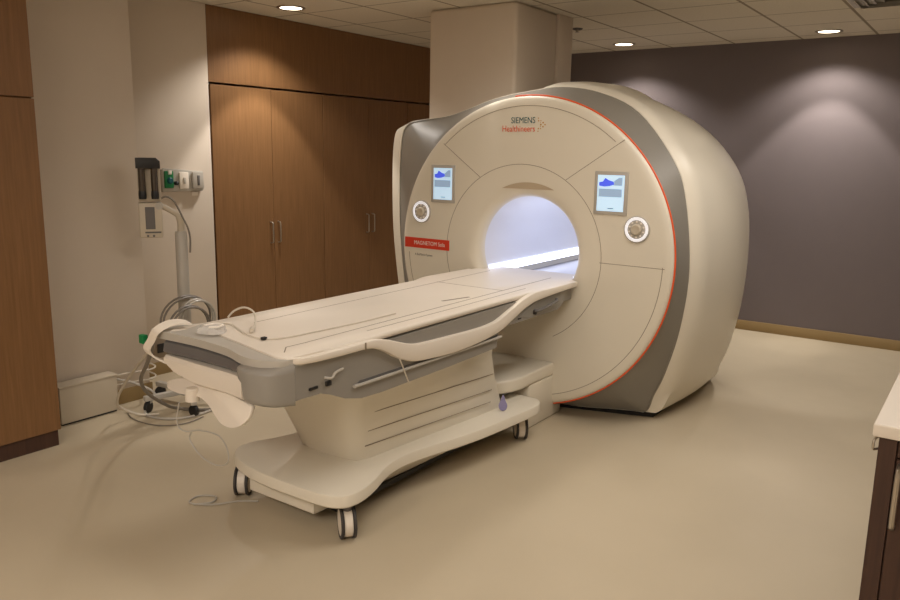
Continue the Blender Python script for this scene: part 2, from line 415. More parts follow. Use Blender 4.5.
def prof3(P):
    pts = cat([(x, CY+dy, z) for dy, z, x in P], KS, True)
    return [(a, b, max(.045, c)) for a, b, c in pts]
gr = prof3(G); n = len(gr)
def circ_like(x, r):
    out = []
    for a in gr:
        th = math.atan2(a[2]-CZ, a[1]-CY)
        out.append((x, CY+r*math.cos(th), CZ+r*math.sin(th)))
    return out
def lerp(A, Bq, t_): return [tuple(p+(q-p)*t_ for p, q in zip(a, b)) for a, b in zip(A, Bq)]
c0 = circ_like(4.40, .994); c1 = circ_like(4.425, 1.003)
bands = [c0, c1]
for t_ in (.3, .6, .85, 1):
    L = lerp(c1, gr, t_)
    bands.append([(a[0]+.0*(1-t_), a[1], a[2]) for a in L])
obj('grey_band', loft(B(), bands, False, False), 'grey', g, 40, label='grey band behind the round front')
gi = [(a[0]-.012, CY+(a[1]-CY)*.995, .05+(a[2]-.05)*.997) for a in gr]
gs = [(a[0]+.004, CY+(a[1]-CY)*.995, .05+(a[2]-.05)*.997) for a in gr]
edge = [(a[0]+.006, CY+(a[1]-CY)*1.004, max(.045, a[2]*1.002)) for a in gr]
h1 = prof3(H1); h2 = prof3(H2); h3 = prof3(H3); h4 = prof3(H4); h5 = prof3(H5); h6 = prof3(H6)
def cubic(A, Bq, Cq, D, t_):
    return [tuple(.5*((2*b)+(-a+c)*t_+(2*a-5*b+4*c-d)*t_*t_+(-a+3*b-3*c+d)*t_**3) for a, b, c, d in zip(*q)) for q in zip(A, Bq, Cq, D)]
rings = [gi, gs, edge, lerp(edge, h1, .5), h1]
rings += [cubic(h1, h1, h2, h3, k/4) for k in (1, 2, 3)] + [h2]
rings += [cubic(h1, h2, h3, h4, k/4) for k in (1, 2, 3)] + [h3, cubic(h2, h3, h4, h5, .5), h4, cubic(h3, h4, h5, h6, .5), h5, h6]
rings = [[(x, y, max(.045, z)) for x, y, z in r] for r in rings]
bm = loft(B(), rings, False, False)
last = rings[-1]
hole = [(6.06, BY+.36*math.cos(math.atan2(p[2]-BZ, p[1]-BY)), BZ+.36*math.sin(math.atan2(p[2]-BZ, p[1]-BY))) for p in last]
loft(bm, [last, hole], False, False)
obj('housing', bm, 'white', g, 38)
# raised cap on the top
capo = [(4.64, .36, 2.066), (4.63, .2, 2.105), (4.632, 0, 2.125), (4.64, -.2, 2.125), (4.66, -.33, 2.098)]
bm = B()
rr = []
for x, zc, wl, wr, zt in ((4.625, 0, .20, .36, 2.122), (4.66, 0, .23, .38, 2.14), (4.80, 0, .28, .41, 2.168), (5.0, 0, .34, .45, 2.185), (5.3, 0, .42, .42, 2.195), (5.7, 0, .38, .34, 2.16), (5.88, 0, .3, .26, 2.06)):
    ring = []
    for k in range(25):
        a = k/24; dy = wl-(wl+wr)*a
        s_ = (dy/(wl if dy > 0 else wr))
        e = max(0, 1-abs(s_)**3)**.6
        ring.append((x+.05*s_*s_, CY+dy-.04, zt-.10*(s_*s_)*.9-.05*(1-e)))
    ring += [(x+.05, CY-wr-.04, 1.9), (x+.05, CY+wl-.04, 1.9)]
    rr.append(ring)
loft(bm, rr); obj('top_cap', bm, 'white', g, 40)
# orange line
a0, a1 = 84, 284
pts = [(4.43, CY+1.003*math.cos(math.radians(a0+(a1-a0)*i/90)), CZ+1.003*math.sin(math.radians(a0+(a1-a0)*i/90))) for i in range(91)]; pts = [(4.395, p[1], p[2]) for p in pts]
obj('rim_line', tube(B(), pts, .0055, 8), 'orange', g, 60, label='thin orange line round the front rim')
# black plinth
pl = [(CY-.28, 4.6), (CY-.60, 4.70), (CY-.80, 4.77), (CY-.82, 5.80), (CY+1.05, 5.75), (CY+1.05, 4.75), (CY+.3, 4.56), (CY-.1, 4.545)]
obj('plinth', prism(B(), [(b, a) for a, b in pl], 'z', 0, .047), 'gap', g)
# panel joints on the front
bm = B(); sm = .0032; x1, x0 = XF-.0006, XF+.002
ribbon(bm, arc((2.522, 1.05), .578, -62, 242, 90), sm, x1, x0)
ribbon(bm, arc((CY, CZ), .938, 47.7, 130, 40), sm, x1, x0)
ribbon(bm, arc((CY, CZ), .938, 180, 262, 40), sm, x1, x0)
ribbon(bm, arc((CY, CZ), .938, -4, -60, 30), sm, x1, x0)
ribbon(bm, [(CY+.645, 1.752), (CY+.345, 1.537)], sm, x1, x0)
ribbon(bm, [(CY-.66, 1.785), (CY-.288, 1.539)], sm, x1, x0)
ribbon(bm, [(CY-.54, 1.046), (CY-.95, 1.046)], sm, x1, x0)
obj('panel_joint', bm, 'seam', g)
# recess over the bore: its shade put in as a flat tan crescent
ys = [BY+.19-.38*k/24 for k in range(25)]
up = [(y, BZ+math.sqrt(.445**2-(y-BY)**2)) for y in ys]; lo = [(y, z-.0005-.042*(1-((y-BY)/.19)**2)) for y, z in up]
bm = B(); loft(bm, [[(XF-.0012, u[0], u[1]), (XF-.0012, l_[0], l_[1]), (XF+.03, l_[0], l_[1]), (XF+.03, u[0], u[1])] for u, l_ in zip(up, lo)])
obj('bore_recess_shade', bm, 'tan', g, label='crescent recess above the bore, its shade a tan inlay')
# light strips in the bore and the rail below
for sgn in (1, -1):
    a_ = [math.radians(d_) for d_ in (-31, -28, -25, -22)]
    bm = B(); loft(bm, [[(x, BY+sgn*r_*math.cos(q), BZ+r_*math.sin(q)) for r_, q in ((.3515, a_[0]), (.3515, a_[1]), (.3515, a_[2]), (.3515, a_[3]), (.345, a_[3]), (.345, a_[0]))] for x in (4.45, 5.95)])
    obj('light_strip', bm, 'strip', g, label='bright white light strip inside the bore')
    bm = B(); loft(bm, [[(x, BY+sgn*r_*math.cos(math.radians(q)), BZ+r_*math.sin(math.radians(q))) for r_, q in ((.351, -38), (.351, -34.5), (.351, -31.2), (.342, -31.2), (.342, -38))] for x in (4.45, 6.0)])
    obj('rail', bm, 'sgrey' if False else 'lgrey', g)
bm = B(); box(bm, 4.45, 6.05, BY-.285, BY+.285, .80, .852, .004); obj('bore_bridge', bm, 'bore', g)
for x in (4.75, 5.15, 5.55, 5.9):
    d = bpy.data.lights.new('bore_lamp', 'POINT'); d.energy = .55; d.color = (.80, .86, 1.0); d.shadow_soft_size = .12
    o = bpy.data.objects.new('bore_lamp', d); COL.objects.link(o); o.location = (x, BY, 1.22)
# touch screens and dials on the front
def face(c, d): return (XF-d, c[0], c[1])
def panel(y0, y1, z0, z1):
    f = obj('screen', box(B(), XF-.009, XF+.01, y0, y1, z0, z1, .005, 2), 'lgrey', g)
    m_ = .022
    bm = B(); box(bm, XF-.0105, XF-.0085, y0+m_, y1-m_, z0+m_, z1-m_); obj('display', bm, 'screen', f)
    W, H = y1-y0-2*m_, z1-z0-2*m_; yl, zb = y1-m_, z0+m_             # left edge as seen
    def q(u, v, du, dv, mat, nm):
        bm = B(); box(bm, XF-.0115, XF-.0103, yl-(u+du)*W, yl-u*W, zb+v*H, zb+(v+dv)*H); obj(nm, bm, mat, f)
    pts = [(.06, .70), (.06, .80), (.2, .82), (.28, .92), (.42, .86), (.6, .82), (.62, .74), (.45, .70), (.25, .68)]
    bm = B(); prism(bm, [(yl-u*W, zb+v*H) for u, v in pts], 'x', XF-.0115, XF-.0103); obj('display_picture', bm, 'sblue', f)
    pts = [(.62, .72), (.62, .84), (.8, .94), (.92, .94), (.92, .72)]
    bm = B(); prism(bm, [(yl-u*W, zb+v*H) for u, v in pts], 'x', XF-.0115, XF-.0103); obj('display_picture', bm, 'sgrey', f)
    q(.06, .40, .86, .22, 'sgrey', 'display_picture'); q(.42, .07, .22, .018, 'sdark', 'display_line')
panel(CY+.543, CY+.742, 1.352, 1.610)
panel(CY-.699, CY-.485, 1.342, 1.600)
def dial(y, z):
    k = obj('control_dial', lathe(B(), [(.080, 0), (.080, -.008), (.074, -.013), (.03, -.013), (.001, -.013)], (XF, y, z), 'x', 40), 'lgrey', g, 40)
    obj('light_ring', lathe(B(), [(.056, -.0132), (.073, -.0132), (.0715, -.0155), (.058, -.0155)], (XF, y, z), 'x', 40, False, False), 'ring', k)
    obj('knob', lathe(B(), [(.033, -.0132), (.032, -.024), (.026, -.030), (.012, -.028), (.001, -.027)], (XF, y, z), 'x', 32), 'box', k)
    for i in range(10):
        a = 2*PI*(i+.5)/10
        obj('button', lathe(B(), [(.006, -.0132), (.0055, -.016), (.001, -.0165)], (XF, y+.0455*math.cos(a), z+.0455*math.sin(a)), 'x', 10), 'whiteink', k)
dial(CY+.825, 1.281); dial(CY-.769, 1.267)
# lettering
def onface(y, z, dx=.001):               # text runs to the right as seen from the front: world -Y, up +Z, normal -X
    return Matrix(((0, 0, -1, XF-dx), (-1, 0, 0, y), (0, 1, 0, z), (0, 0, 0, 1)))
def fit_text(s, y_left, y_right, z, size, mat, name, bold=.0, shear=0, par=None, dx=.001):
    bm = text_mesh(s, size, Matrix.Identity(4), .0004, bold=bold, shear=shear)
    x0_, x1_ = min(v.co.x for v in bm.verts), max(v.co.x for v in bm.verts)
    bmesh.ops.translate(bm, verts=bm.verts, vec=(-x0_, 0, 0)); bmesh.ops.scale(bm, vec=((y_left-y_right)/(x1_-x0_), 1, 1), verts=bm.verts)
    bmesh.ops.transform(bm, matrix=onface(y_left, z, dx), verts=bm.verts)
    return obj(name, bm, mat, par or g, 0)
fit_text('SIEMENS', CY+.116, CY-.058, 1.884, .054, 'teal', 'lettering', 0)
fit_text('Healthineers', CY+.180, CY-.058, 1.832, .054, 'ink', 'lettering', 0)
bm = B()
for i, (u, v, r_) in enumerate(((0, 0, .006), (.016, .012, .0055), (.016, -.012, .0055), (-.016, .024, .005), (-.016, -.024, .005), (0, .024, .004), (0, -.024, .004), (-.018, .04, .004), (-.018, -.04, .004), (.03, 0, .005), (-.002, .012, .003), (-.002, -.012, .003))):
    lathe(bm, [(r_, .0005), (r_, -.001), (.0005, -.001)], (XF, CY-.098-u, 1.874+v), 'x', 10)
obj('logo_dots', bm, 'gold', g)
lb = obj('name_label', prism(B(), [(CY+.585, 1.022), (CY+.585, 1.094), (CY+.975, 1.094), (CY+.975, 1.022)], 'x', XF-.0022, XF+.004), 'red', g, label='red name strip on the left of the front')
fit_text('MAGNETOM Sola', CY+.89, CY+.622, 1.046, .040, 'whiteink', 'lettering', 0, par=lb, dx=.003)
fit_text('A BioMatrix System', CY+.885, CY+.73, .968, .024, 'greyink', 'lettering')
# docking base in front of the gantry foot
dk = obj('docking_base', box(B(), 4.06, 4.50, 2.238, 2.77, 0, .285, .012, 3), 'white', g)
bm = B(); pl = [(3.72, 2.44), (3.73, 2.36), (3.78, 2.29), (3.87, 2.245), (3.97, 2.236), (4.44, 2.236), (4.44, 2.77), (3.78, 2.77), (3.72, 2.7)]
prism(bm, pl, 'z', .286, .365, .014, 3); obj('docking_step', bm, 'white', g, 40)
bm = B(); box(bm, 3.86, 4.2, 2.30, 2.72, .262, .287); obj('docking_latch', bm, 'dgrey', g)

# ------------------------------------------------------------------ the patient table
TC = 2.49
T = thing('patient_table', 'long white and grey patient table on casters running into the scanner bore', 'patient table', (3.0, TC, 0))
def mir(P, c=TC): return [(x, 2*c-y) for x, y in reversed(P)]
# tabletop
near = [(2.20, 2.112), (2.36, 2.112), (4.58, 2.112)]
foot = cat([(2.17, 2.87), (2.10, 2.74), (2.05, 2.61), (2.017, 2.456), (1.976, 2.278), (1.958, 2.157), (2.02, 2.114), (2.16, 2.108)], 4)
outl = foot + [(4.36, 2.112), (4.40, 2.16), (4.58, 2.17), (4.58, 2.81), (4.40, 2.82), (4.36, 2.87)]
obj('tabletop', prism(B(), outl, 'z', .899, .922, .006, 3), 'top', T, 40)
# grey deck edge under the top
obj('deck', prism(B(), [(2.22, 2.13), (4.36, 2.13), (4.36, 2.85), (2.22, 2.85)], 'z', .80, .898, .003, 1), 'tgrey', T)
# joints and slot drawn in the top
bm = B()
def strip(P, wd, z=.922):
    P = [Vector((x, y, 0)) for x, y in P]; A = []
    for i, p in enumerate(P):
        t_ = (P[min(len(P)-1, i+1)]-P[max(0, i-1)]).normalized(); nn = Vector((-t_.y, t_.x, 0))*wd/2
        A.append([(p+nn)[:2]+(z-.001,), (p-nn)[:2]+(z-.001,), (p-nn)[:2]+(z+.0006,), (p+nn)[:2]+(z+.0006,)])
    loft(bm, A)
strip([(2.02, 2.20), (2.08, 2.255), (2.18, 2.25), (2.6, 2.256), (3.4, 2.262), (4.35, 2.27)], .005)
strip([(2.5, 2.195), (3.2, 2.19), (3.9, 2.2)], .004)
strip([(2.3, 2.70), (3.3, 2.715), (4.35, 2.73)], .004)
strip([(3.75, 2.27), (3.75, 2.73)], .004)
obj('top_joint', bm, 'seam', T)
bm = B(); strip([(3.27, 2.346), (3.46, 2.300)], .016); obj('hand_slot', bm, 'seam', T)
# side bands: lip at the foot, dip in the middle, up again at the bore
bt = [(1.965, .921), (2.2, .915), (2.365, .915), (2.437, .912), (2.51, .897), (2.585, .873), (2.67, .848), (2.765, .834), (3.016, .824), (3.25, .818), (3.384, .825), (3.45, .838), (3.51, .856), (3.60, .882), (3.672, .902), (3.76, .918), (3.849, .926), (4.1, .924), (4.34, .921)]
bb = [(1.965, .894), (2.2, .885), (2.365, .882), (2.437, .870), (2.51, .838), (2.585, .797), (2.67, .766), (2.765, .750), (3.016, .735), (3.25, .742), (3.384, .756), (3.45, .768), (3.51, .785), (3.60, .815), (3.672, .840), (3.76, .861), (3.849, .872), (4.1, .882), (4.34, .886)]
def band(sgn):
    rings = []
    for (x, zt), (_, zb_) in zip(cat(bt, 4), cat(bb, 4)):
        if x < 2.2:                       # tuck round the foot corner
            off = .10*max(0, (2.05-x)/.085)**2 if x < 2.05 else 0
        else: off = 0
        yo = TC-.41+off*.5; yi = TC-.355
        h = zt-zb_; r = min(.010, h*.3)
        sec = [(yi, zt-.004), (yo+r, zt), (yo+r*.3, zt-r*.3), (yo, zt-r), (yo, zb_+r), (yo+r*.3, zb_+r*.3), (yo+r, zb_), (yi, zb_)]
        rings.append([(x, TC+sgn*(TC-y), z) for y, z in sec])
    return loft(B(), rings)
for s_ in (1, -1):
    obj('side_band', band(s_), 'top', T, 40)
# grey side bodies
sb = [(1.985, .885), (1.985, .752), (2.02, .752), (2.12, .749), (2.18, .728), (2.26, .692), (2.36, .668), (2.5, .662), (3.0, .664), (3.44, .672), (3.46, .76), (3.52, .774), (4.14, .772), (4.20, .80), (4.26, .895)]
for x0_, y0_, y1_ in ((0, 2.106, 2.20), (0, 2*TC-2.20, 2*TC-2.106)):
    bm = B(); prism(bm, sb, 'y', y0_, y1_); obj('side_panel', bm, 'tgrey', T, 40)
ck = [(1.984, 2.35), (1.915, 2.34), (1.882, 2.318), (1.866, 2.285), (1.862, 2.235), (1.870, 2.18), (1.89, 2.138), (1.93, 2.117), (1.984, 2.106)]
def ckr(z, d): return [(1.984+(x-1.984)*(1-d) if x < 1.984 else x, y+(2.20-y)*d*.7*max(0, min(1, (1.984-x)/.10)), z) for x, y in ck]
bm = B(); loft(bm, [ckr(.735, .35), ckr(.737, .22), ckr(.748, .12), ckr(.765, .09), ckr(.862, 0), ckr(.872, .02), ckr(.884, .22), ckr(.897, .50)])
obj('corner_cheek', bm, 'tgrey', T, 50)
# undertray linking both sides
obj('undertray', prism(B(), [(2.08, .76), (2.2, .72), (2.36, .69), (3.4, .69), (3.5, .78), (4.34, .78), (4.34, .80), (2.08, .80)], 'y', 2.19, 2*TC-2.19), 'tgrey', T)
# foot console: grey rim, tray, white end panel, tongue
rim = cat([(2.14, 2.905), (2.04, 2.975), (1.965, 2.985), (1.952, 2.93), (1.958, 2.80), (1.962, 2.65), (1.942, 2.45), (1.905, 2.33), (1.893, 2.25), (1.905, 2.185), (1.945, 2.13), (2.02, 2.104)], 5)
obj('foot_rim', prism(B(), rim + [(2.2, 2.11), (2.2, 2.87)], 'z', .882, .915, .009, 3), 'lgrey', T, 40, label='light grey rim round the foot end')
bm = B(); loft(bm, [[(x, y, z) for x, z in ((a+.005, .880), (a-.012, .870), (a-.02, q_+.01), (a-.008, q_), (a+.20, q_), (a+.20, .880))] for y, a, q_ in ((2.30, 1.905, .838), (2.37, 1.935, .832), (2.45, 1.957, .826), (2.65, 1.975, .82), (2.88, 1.968, .82))])
obj('foot_tray', bm, 'dgrey', T, 40, label='dark grey recessed tray at the foot end')
bm = B(); loft(bm, [[(a, y, t_), (a-.012, y, t_-.014), (a-.012, y, b_+.01), (a, y, b_), (a+.05, y, b_), (a+.05, y, t_)] for y, a, t_, b_ in ((2.28, 1.882, .836, .748), (2.43, 1.92, .823, .735), (2.65, 1.94, .815, .725), (2.80, 1.95, .815, .745), (2.88, 1.96, .812, .775))])
obj('end_panel', bm, 'top', T, 40, label='white panel at the foot end')
ton = cat([(2.26, .725), (2.225, .71), (2.225, .672), (2.26, .642), (2.32, .625), (2.39, .625), (2.46, .643), (2.53, .662), (2.61, .668), (2.70, .655), (2.80, .642), (2.89, .640), (2.925, .655), (2.89, .675), (2.80, .70), (2.70, .722), (2.62, .73), (2.45, .73)], 4, True)
bm = B(); prism(bm, ton, 'x', 0, .022, .007, 2)
bmesh.ops.translate(bm, verts=bm.verts, vec=(0, .02, .008))
for v in bm.verts: v.co.x += 1.83 + (v.co.z-.61)*.5 + (.0 if v.co.y < 2.3 else (v.co.y-2.3)*.22)
obj('foot_tongue', bm, 'top', T, 40, label='white curved tongue below the foot end panel')
obj('tongue_knob', lathe(B(), [(.030, -.05), (.030, .0), (.024, .006), (.001, .006)], (1.94, 2.68, .70), 'z', 24), 'top', T)
# rods along the sides, recess with a handle, small fittings
for s_ in (1, -1):
    y = TC-s_*(TC-2.103); yy = TC-s_*(TC-2.0955)
    bm = B(); prism(bm, [(2.33, .738), (2.35, .748), (3.44, .742), (3.44, .722), (2.35, .726)], 'y', min(y, y+s_*.01), max(y, y+s_*.01)); obj('rail_slot', bm, 'dgrey', T)
    obj('side_rail', tube(B(), cat([(2.335, y, .732), (2.35, yy, .733), (2.9, yy, .731), (3.43, yy, .729), (3.445, y, .729)], 4), .0075, 8), 'lgrey', T)
    bm = B(); prism(bm, [(3.66, .80), (3.86, .868), (4.16, .874), (4.165, .79), (4.10, .778), (3.80, .776)], 'y', min(y, y+s_*.004)-.001*s_, max(y, y+s_*.004)-.001*s_, .002, 1); obj('handle_recess', bm, 'grey', T)
    hb = obj('side_handle', tube(B(), cat([(3.835, y, .812), (3.85, y-s_*.022, .815), (3.96, y-s_*.026, .825), (4.08, y-s_*.02, .838), (4.10, y, .84)], 4), .010, 8), 'dgrey', T)
    bm = B(); lathe(bm, [(.017, 0), (.017, .012), (.012, .015), (.001, .015)], (3.84, y, .806), 'y', 16, m=Matrix.Scale(-s_, 4, (0, 1, 0))); obj('handle_pivot', bm, 'black', hb)
    bm = B(); box(bm, 2.055, 2.10, y-.003, y+.003, .776, .786); obj('vent_slot', bm, 'black', T)
    bm = B(); box(bm, 2.145, 2.175, y-.006, y+.006, .772, .792, .003); obj('socket', bm, 'black', T)
    bm = B(); tube(bm, cat([(2.135, y-s_*.004, .812), (2.16, y-s_*.02, .808), (2.19, y-s_*.012, .822), (2.235, y-s_*.01, .828)], 4), .0055, 8); obj('release_lever', bm, 'lgrey', T)
    bm = B(); box(bm, 2.355, 2.362, TC-s_*.4115-.0015, TC-s_*.4115+.0015, .883, .914); obj('band_joint', bm, 'seam', T)
    bm = B(); box(bm, 3.66, 3.69, y-.002, y+.002, .79, .796); obj('vent_slot', bm, 'black', T)
# pedestal
PC = 2.54
def pring(z, pts): return [(x, y, z) for x, y in pts]
def ped(xf0, xf1, yn0, yn1, xr, r):
    n_ = [(xf0, PC-.02), (xf0+.006, yn0+r*1.6), (xf0+r*.35, yn0+r*.45), (xf1+r*1.2, yn0), ((xf1+xr)/2, (yn0+yn1)/2), (xr-.06, yn1), (xr, yn1+.06), (xr, PC-.02)]
    n_ = [(p[0], p[1]) for p in n_]
    return n_ + [(x, 2*PC-y) for x, y in reversed(n_)]
bm = B()
loft(bm, [pring(.235, ped(2.585, 2.60, 2.335, 2.235, 3.78, .06)), pring(.30, ped(2.56, 2.58, 2.328, 2.232, 3.76, .06)), pring(.45, ped(2.50, 2.52, 2.295, 2.222, 3.68, .06)),
          pring(.60, ped(2.43, 2.45, 2.235, 2.195, 3.60, .06)), pring(.69, ped(2.36, 2.38, 2.18, 2.15, 3.54, .06))])
obj('pedestal', bm, 'white', T, 60)
bm = B()
for za, zb_, wy in ((.495, .470, .004), (.395, .375, .004), (.315, .302, .004)):
    def yn(z, f): # near face of the pedestal at height z, front / rear
        k = [(.235, 2.335, 2.235), (.30, 2.328, 2.232), (.45, 2.295, 2.222), (.60, 2.235, 2.195), (.69, 2.18, 2.15)]
        for (z0, a0_, b0_), (z1, a1_, b1_) in zip(k, k[1:]):
            if z0 <= z <= z1:
                u = (z-z0)/(z1-z0); return (a0_+(a1_-a0_)*u) if f else (b0_+(b1_-b0_)*u)
    for s_ in (1, -1):
        pts = [(2.63, PC-s_*(PC-yn(za, 1)), za), (3.1, PC-s_*(PC-(yn(za, 1)+yn(zb_, 0))/2), (za+zb_)/2), (3.60, PC-s_*(PC-yn(zb_, 0)), zb_)]
        tube(bm, pts, .0022, 5)
obj('pedestal_joint', bm, 'seam', T)
# base plate
bn = [(2.236, 2.545), (2.238, 2.32), (2.25, 2.21), (2.285, 2.15), (2.34, 2.127), (2.42, 2.13), (2.52, 2.157), (2.66, 2.207), (2.80, 2.222), (2.96, 2.20), (3.15, 2.155), (3.35, 2.12), (3.6, 2.095), (3.84, 2.078), (3.93, 2.09), (3.985, 2.13), (4.0, 2.2), (4.0, 2.545)]
bn = cat(bn, 3)
far_ = [(2.238, 2.57), (2.246, 2.68), (2.27, 2.79), (2.32, 2.895), (2.40, 2.955), (2.50, 2.95)]
bo = bn + [(x, 2*2.545-y) for x, y in reversed(bn) if x > 2.53] + [(x, y) for x, y in reversed(cat(far_, 3))]
bm = B()
def inset(P, d, z, c=(3.1, 2.5)):
    out = []
    n_ = len(P)
    for i in range(n_):
        a, b_ = Vector(P[i-1]), Vector(P[(i+1) % n_]); t_ = (b_-a)
        t_ = t_.normalized() if t_.length > 1e-6 else Vector((1, 0))
        nn = Vector((-t_.y, t_.x)); p = Vector(P[i])
        if (p+nn*.01-Vector(c)).length > (p-Vector(c)).length: nn = -nn
        out.append((P[i][0]+nn.x*d, P[i][1]+nn.y*d, z))
    return out
loft(bm, [inset(bo, .035, .176), inset(bo, .008, .178), inset(bo, 0, .186), inset(bo, 0, .226), inset(bo, .004, .236), inset(bo, .014, .240)])
obj('base_plate', bm, 'white', T, 40)
bm = B(); prism(bm, [(2.33, 2.37), (2.36, 2.37), (3.9, 2.3), (3.9, 2.7), (2.36, 2.80), (2.33, 2.80)], 'z', .07, .177, .004, 1); obj('chassis_box', bm, 'white', T)
bm = B(); box(bm, 2.45, 3.95, 2.33, 2.67, .045, .0695); obj('chassis_beam', bm, 'black', T)
def caster(x, y, az):
    m_ = Matrix.Rotation(math.radians(az), 3, 'Z')   # wheel axis along local Y
    st = obj('caster', lathe(B(), [(.028, .075), (.028, .17), (.035, .176), (.001, .177)], (x, y, 0), 'z', 20), 'dgrey', T)
    c = Vector((x, y, .074))
    wh = obj('wheel', lathe(B(), [(.001, -.038), (.03, -.038), (.058, -.034), (.060, -.02), (.066, -.018), (.066, .018), (.060, .02), (.058, .034), (.03, .038), (.001, .038)], c, 'y', 36, m=m_), 'top', st)
    for s_ in (-1, 1):
        obj('tire', lathe(B(), [(.0605, s_*.0205), (.0715, s_*.021), (.074, s_*.024), (.074, s_*.032), (.0715, s_*.0345), (.0605, s_*.0345)], c, 'y', 36, False, False, m=m_), 'tire', st)
caster(2.366, 2.20, 52); caster(2.38, 2.91, 38); caster(3.90, 2.20, 40); caster(3.90, 2.82, 40)
# lavender drop mark on the base plate
bm = B(); prism(bm, cat([(0, .062), (.012, .032), (.020, .012), (.014, -.008), (0, -.014), (-.014, -.008), (-.020, .012), (-.012, .032)], 3, True), 'x', -.006, .006, .003, 1)
bmesh.ops.transform(bm, matrix=Matrix.Translation((3.66, 2.185, .2605)) @ Matrix.Rotation(math.radians(35), 4, 'Z') @ Matrix.Scale(1.25, 4), verts=bm.verts)
obj('drop_tag', bm, 'lav', label='small lavender drop-shaped tag standing on the table base', cat='tag')

# ------------------------------------------------------------------ small things on the table
zt = .923
bm = B(); tube(bm, cat([(2.28, 2.855, zt+.005), (2.295, 2.83, zt+.036), (2.31, 2.775, zt+.058), (2.30, 2.70, zt+.048), (2.25, 2.63, zt+.022), (2.19, 2.575, zt+.011)], 5), .0045, 8)
lp = obj('cord_loop', bm, 'wcable', label='pale looped cord standing up on the foot of the tabletop', cat='cord')
bm = B(); tube(bm, [(2.195, 2.58, zt+.011), (2.17, 2.558, zt+.013), (2.15, 2.54, zt+.011)], [.008, .012, .009], 10); obj('plug', bm, 'wcable', lp)
bm = B(); tube(bm, cat([(2.17, 2.80, zt+.004), (2.20, 2.74, zt+.004), (2.17, 2.66, zt+.004), (2.11, 2.52, zt+.004), (2.105, 2.41, zt+.004), (2.18, 2.36, zt+.004), (2.36, 2.34, zt+.004), (2.6, 2.32, zt+.004), (2.85, 2.32, zt+.004)], 5), .003, 6)
c_ = obj('sensor_cord', bm, 'wcable', label='thin white cord with black connector lying along the tabletop', cat='cord')
bm = B(); box(bm, 2.092, 2.114, 2.40, 2.42, zt+.001, zt+.013, .003); obj('connector', bm, 'black', c_, label='small black connector')
bm = B()
pts = [(2.02, 2.64), (2.07, 2.62), (2.13, 2.68), (2.16, 2.75), (2.10, 2.775), (2.04, 2.76), (2.00, 2.71)]
sh = cat(pts, 4, True)
loft(bm, [[(x, y, zt+.002) for x, y in sh], [(2.08+(x-2.08)*.9, 2.70+(y-2.70)*.9, zt+.014+.006*math.sin(x*90+y*70)) for x, y in sh], [(2.08+(x-2.08)*.5, 2.70+(y-2.70)*.5, zt+.02+.006*math.sin(x*60)) for x, y in sh]])
fp = obj('plastic_pouch', bm, 'film', label='shiny clear plastic pouch at the far foot corner of the table', cat='pouch')
bm = B(); tube(bm, cat([(2.04, 2.68, zt+.024), (2.06, 2.65, zt+.027), (2.10, 2.665, zt+.028), (2.10, 2.71, zt+.027), (2.05, 2.73, zt+.024)], 4), .005, 6); obj('reflection_swirl', bm, 'whiteink', fp)  # bright white swirl modelled in as the film's reflection
# white strap over the foot rim
bm = B(); path = cat([(2.07, 2.86, .934), (2.035, 2.872, .942), (1.985, 2.885, .940), (1.935, 2.90, .915), (1.928, 2.93, .87), (1.925, 2.96, .83), (1.935, 2.95, .80), (1.96, 2.90, .775)], 5)
loft(bm, [[(p[0]-.004, p[1]-.022, p[2]-.004), (p[0]-.006, p[1]+.022, p[2]+.008), (p[0]+.000, p[1]+.022, p[2]+.014), (p[0]+.002, p[1]-.022, p[2]+.002)] for p in path])
obj('strap', bm, 'top', label='white strap hanging over the far corner of the table foot', cat='strap')
bm = B(); box(bm, 1.93, 1.955, 2.995, 3.03, .845, .885, .004); obj('cable_connector', bm, 'green', label='small green connector at the far corner of the table foot', cat='connector')
# cords hanging from the foot end
bm = B(); tube(bm, cat([(1.98, 2.83, .60), (1.975, 2.845, .53), (1.97, 2.83, .49), (1.98, 2.79, .475), (2.0, 2.72, .49), (2.02, 2.62, .482), (2.01, 2.55, .43), (2.0, 2.55, .38), (2.0, 2.63, .355), (2.0, 2.73, .375), (2.0, 2.795, .43), (2.0, 2.785, .465)], 6), .0034, 6)
obj('hanging_cord', bm, 'lgrey', label='thin grey cord hanging in a loop below the table foot', cat='cord')
bm = B(); tube(bm, cat([(2.575, 2.072, .80), (2.60, 2.075, .76), (2.63, 2.079, .71), (2.665, 2.09, .665)], 5), .0032, 6)
obj('hanging_cord', bm, 'wcable', label='short white cord hanging down the near side of the table', cat='cord')

# ------------------------------------------------------------------ injector on its stand
ix, iy = 3.085, 4.30
J = thing('contrast_injector', 'slim white injector on a pole stand behind the table foot, two dark syringes on top', 'injector', (ix, iy, 0))
obj('column', lathe(B(), [(.040, .12), (.040, .3), (.038, 1.15), (.034, 1.165), (.001, 1.168)], (ix, iy, 0), 'z', 28), 'lgrey', J)
obj('hub', lathe(B(), [(.06, .075), (.065, .085), (.06, .125), (.042, .14)], (ix, iy, 0), 'z', 28), 'lgrey', J)
for k in range(5):
    a = math.radians(130+72*k); L = .30
    c, s = math.cos(a), math.sin(a)
    bm = B(); box(bm, .045, L, -.02, .02, .078, .112, .006, 2, Matrix.Translation((ix, iy, 0)) @ Matrix.Rotation(a, 4, 'Z'))
    lg = obj('leg', bm, 'lgrey', J)
    w_ = Matrix.Rotation(a+.6, 3, 'Z')
    obj('wheel', lathe(B(), [(.012, -.012), (.036, -.012), (.038, -.008), (.038, .008), (.036, .012), (.012, .012)], (ix+c*(L-.025), iy+s*(L-.025), .038), 'y', 24, m=w_), 'black', lg)
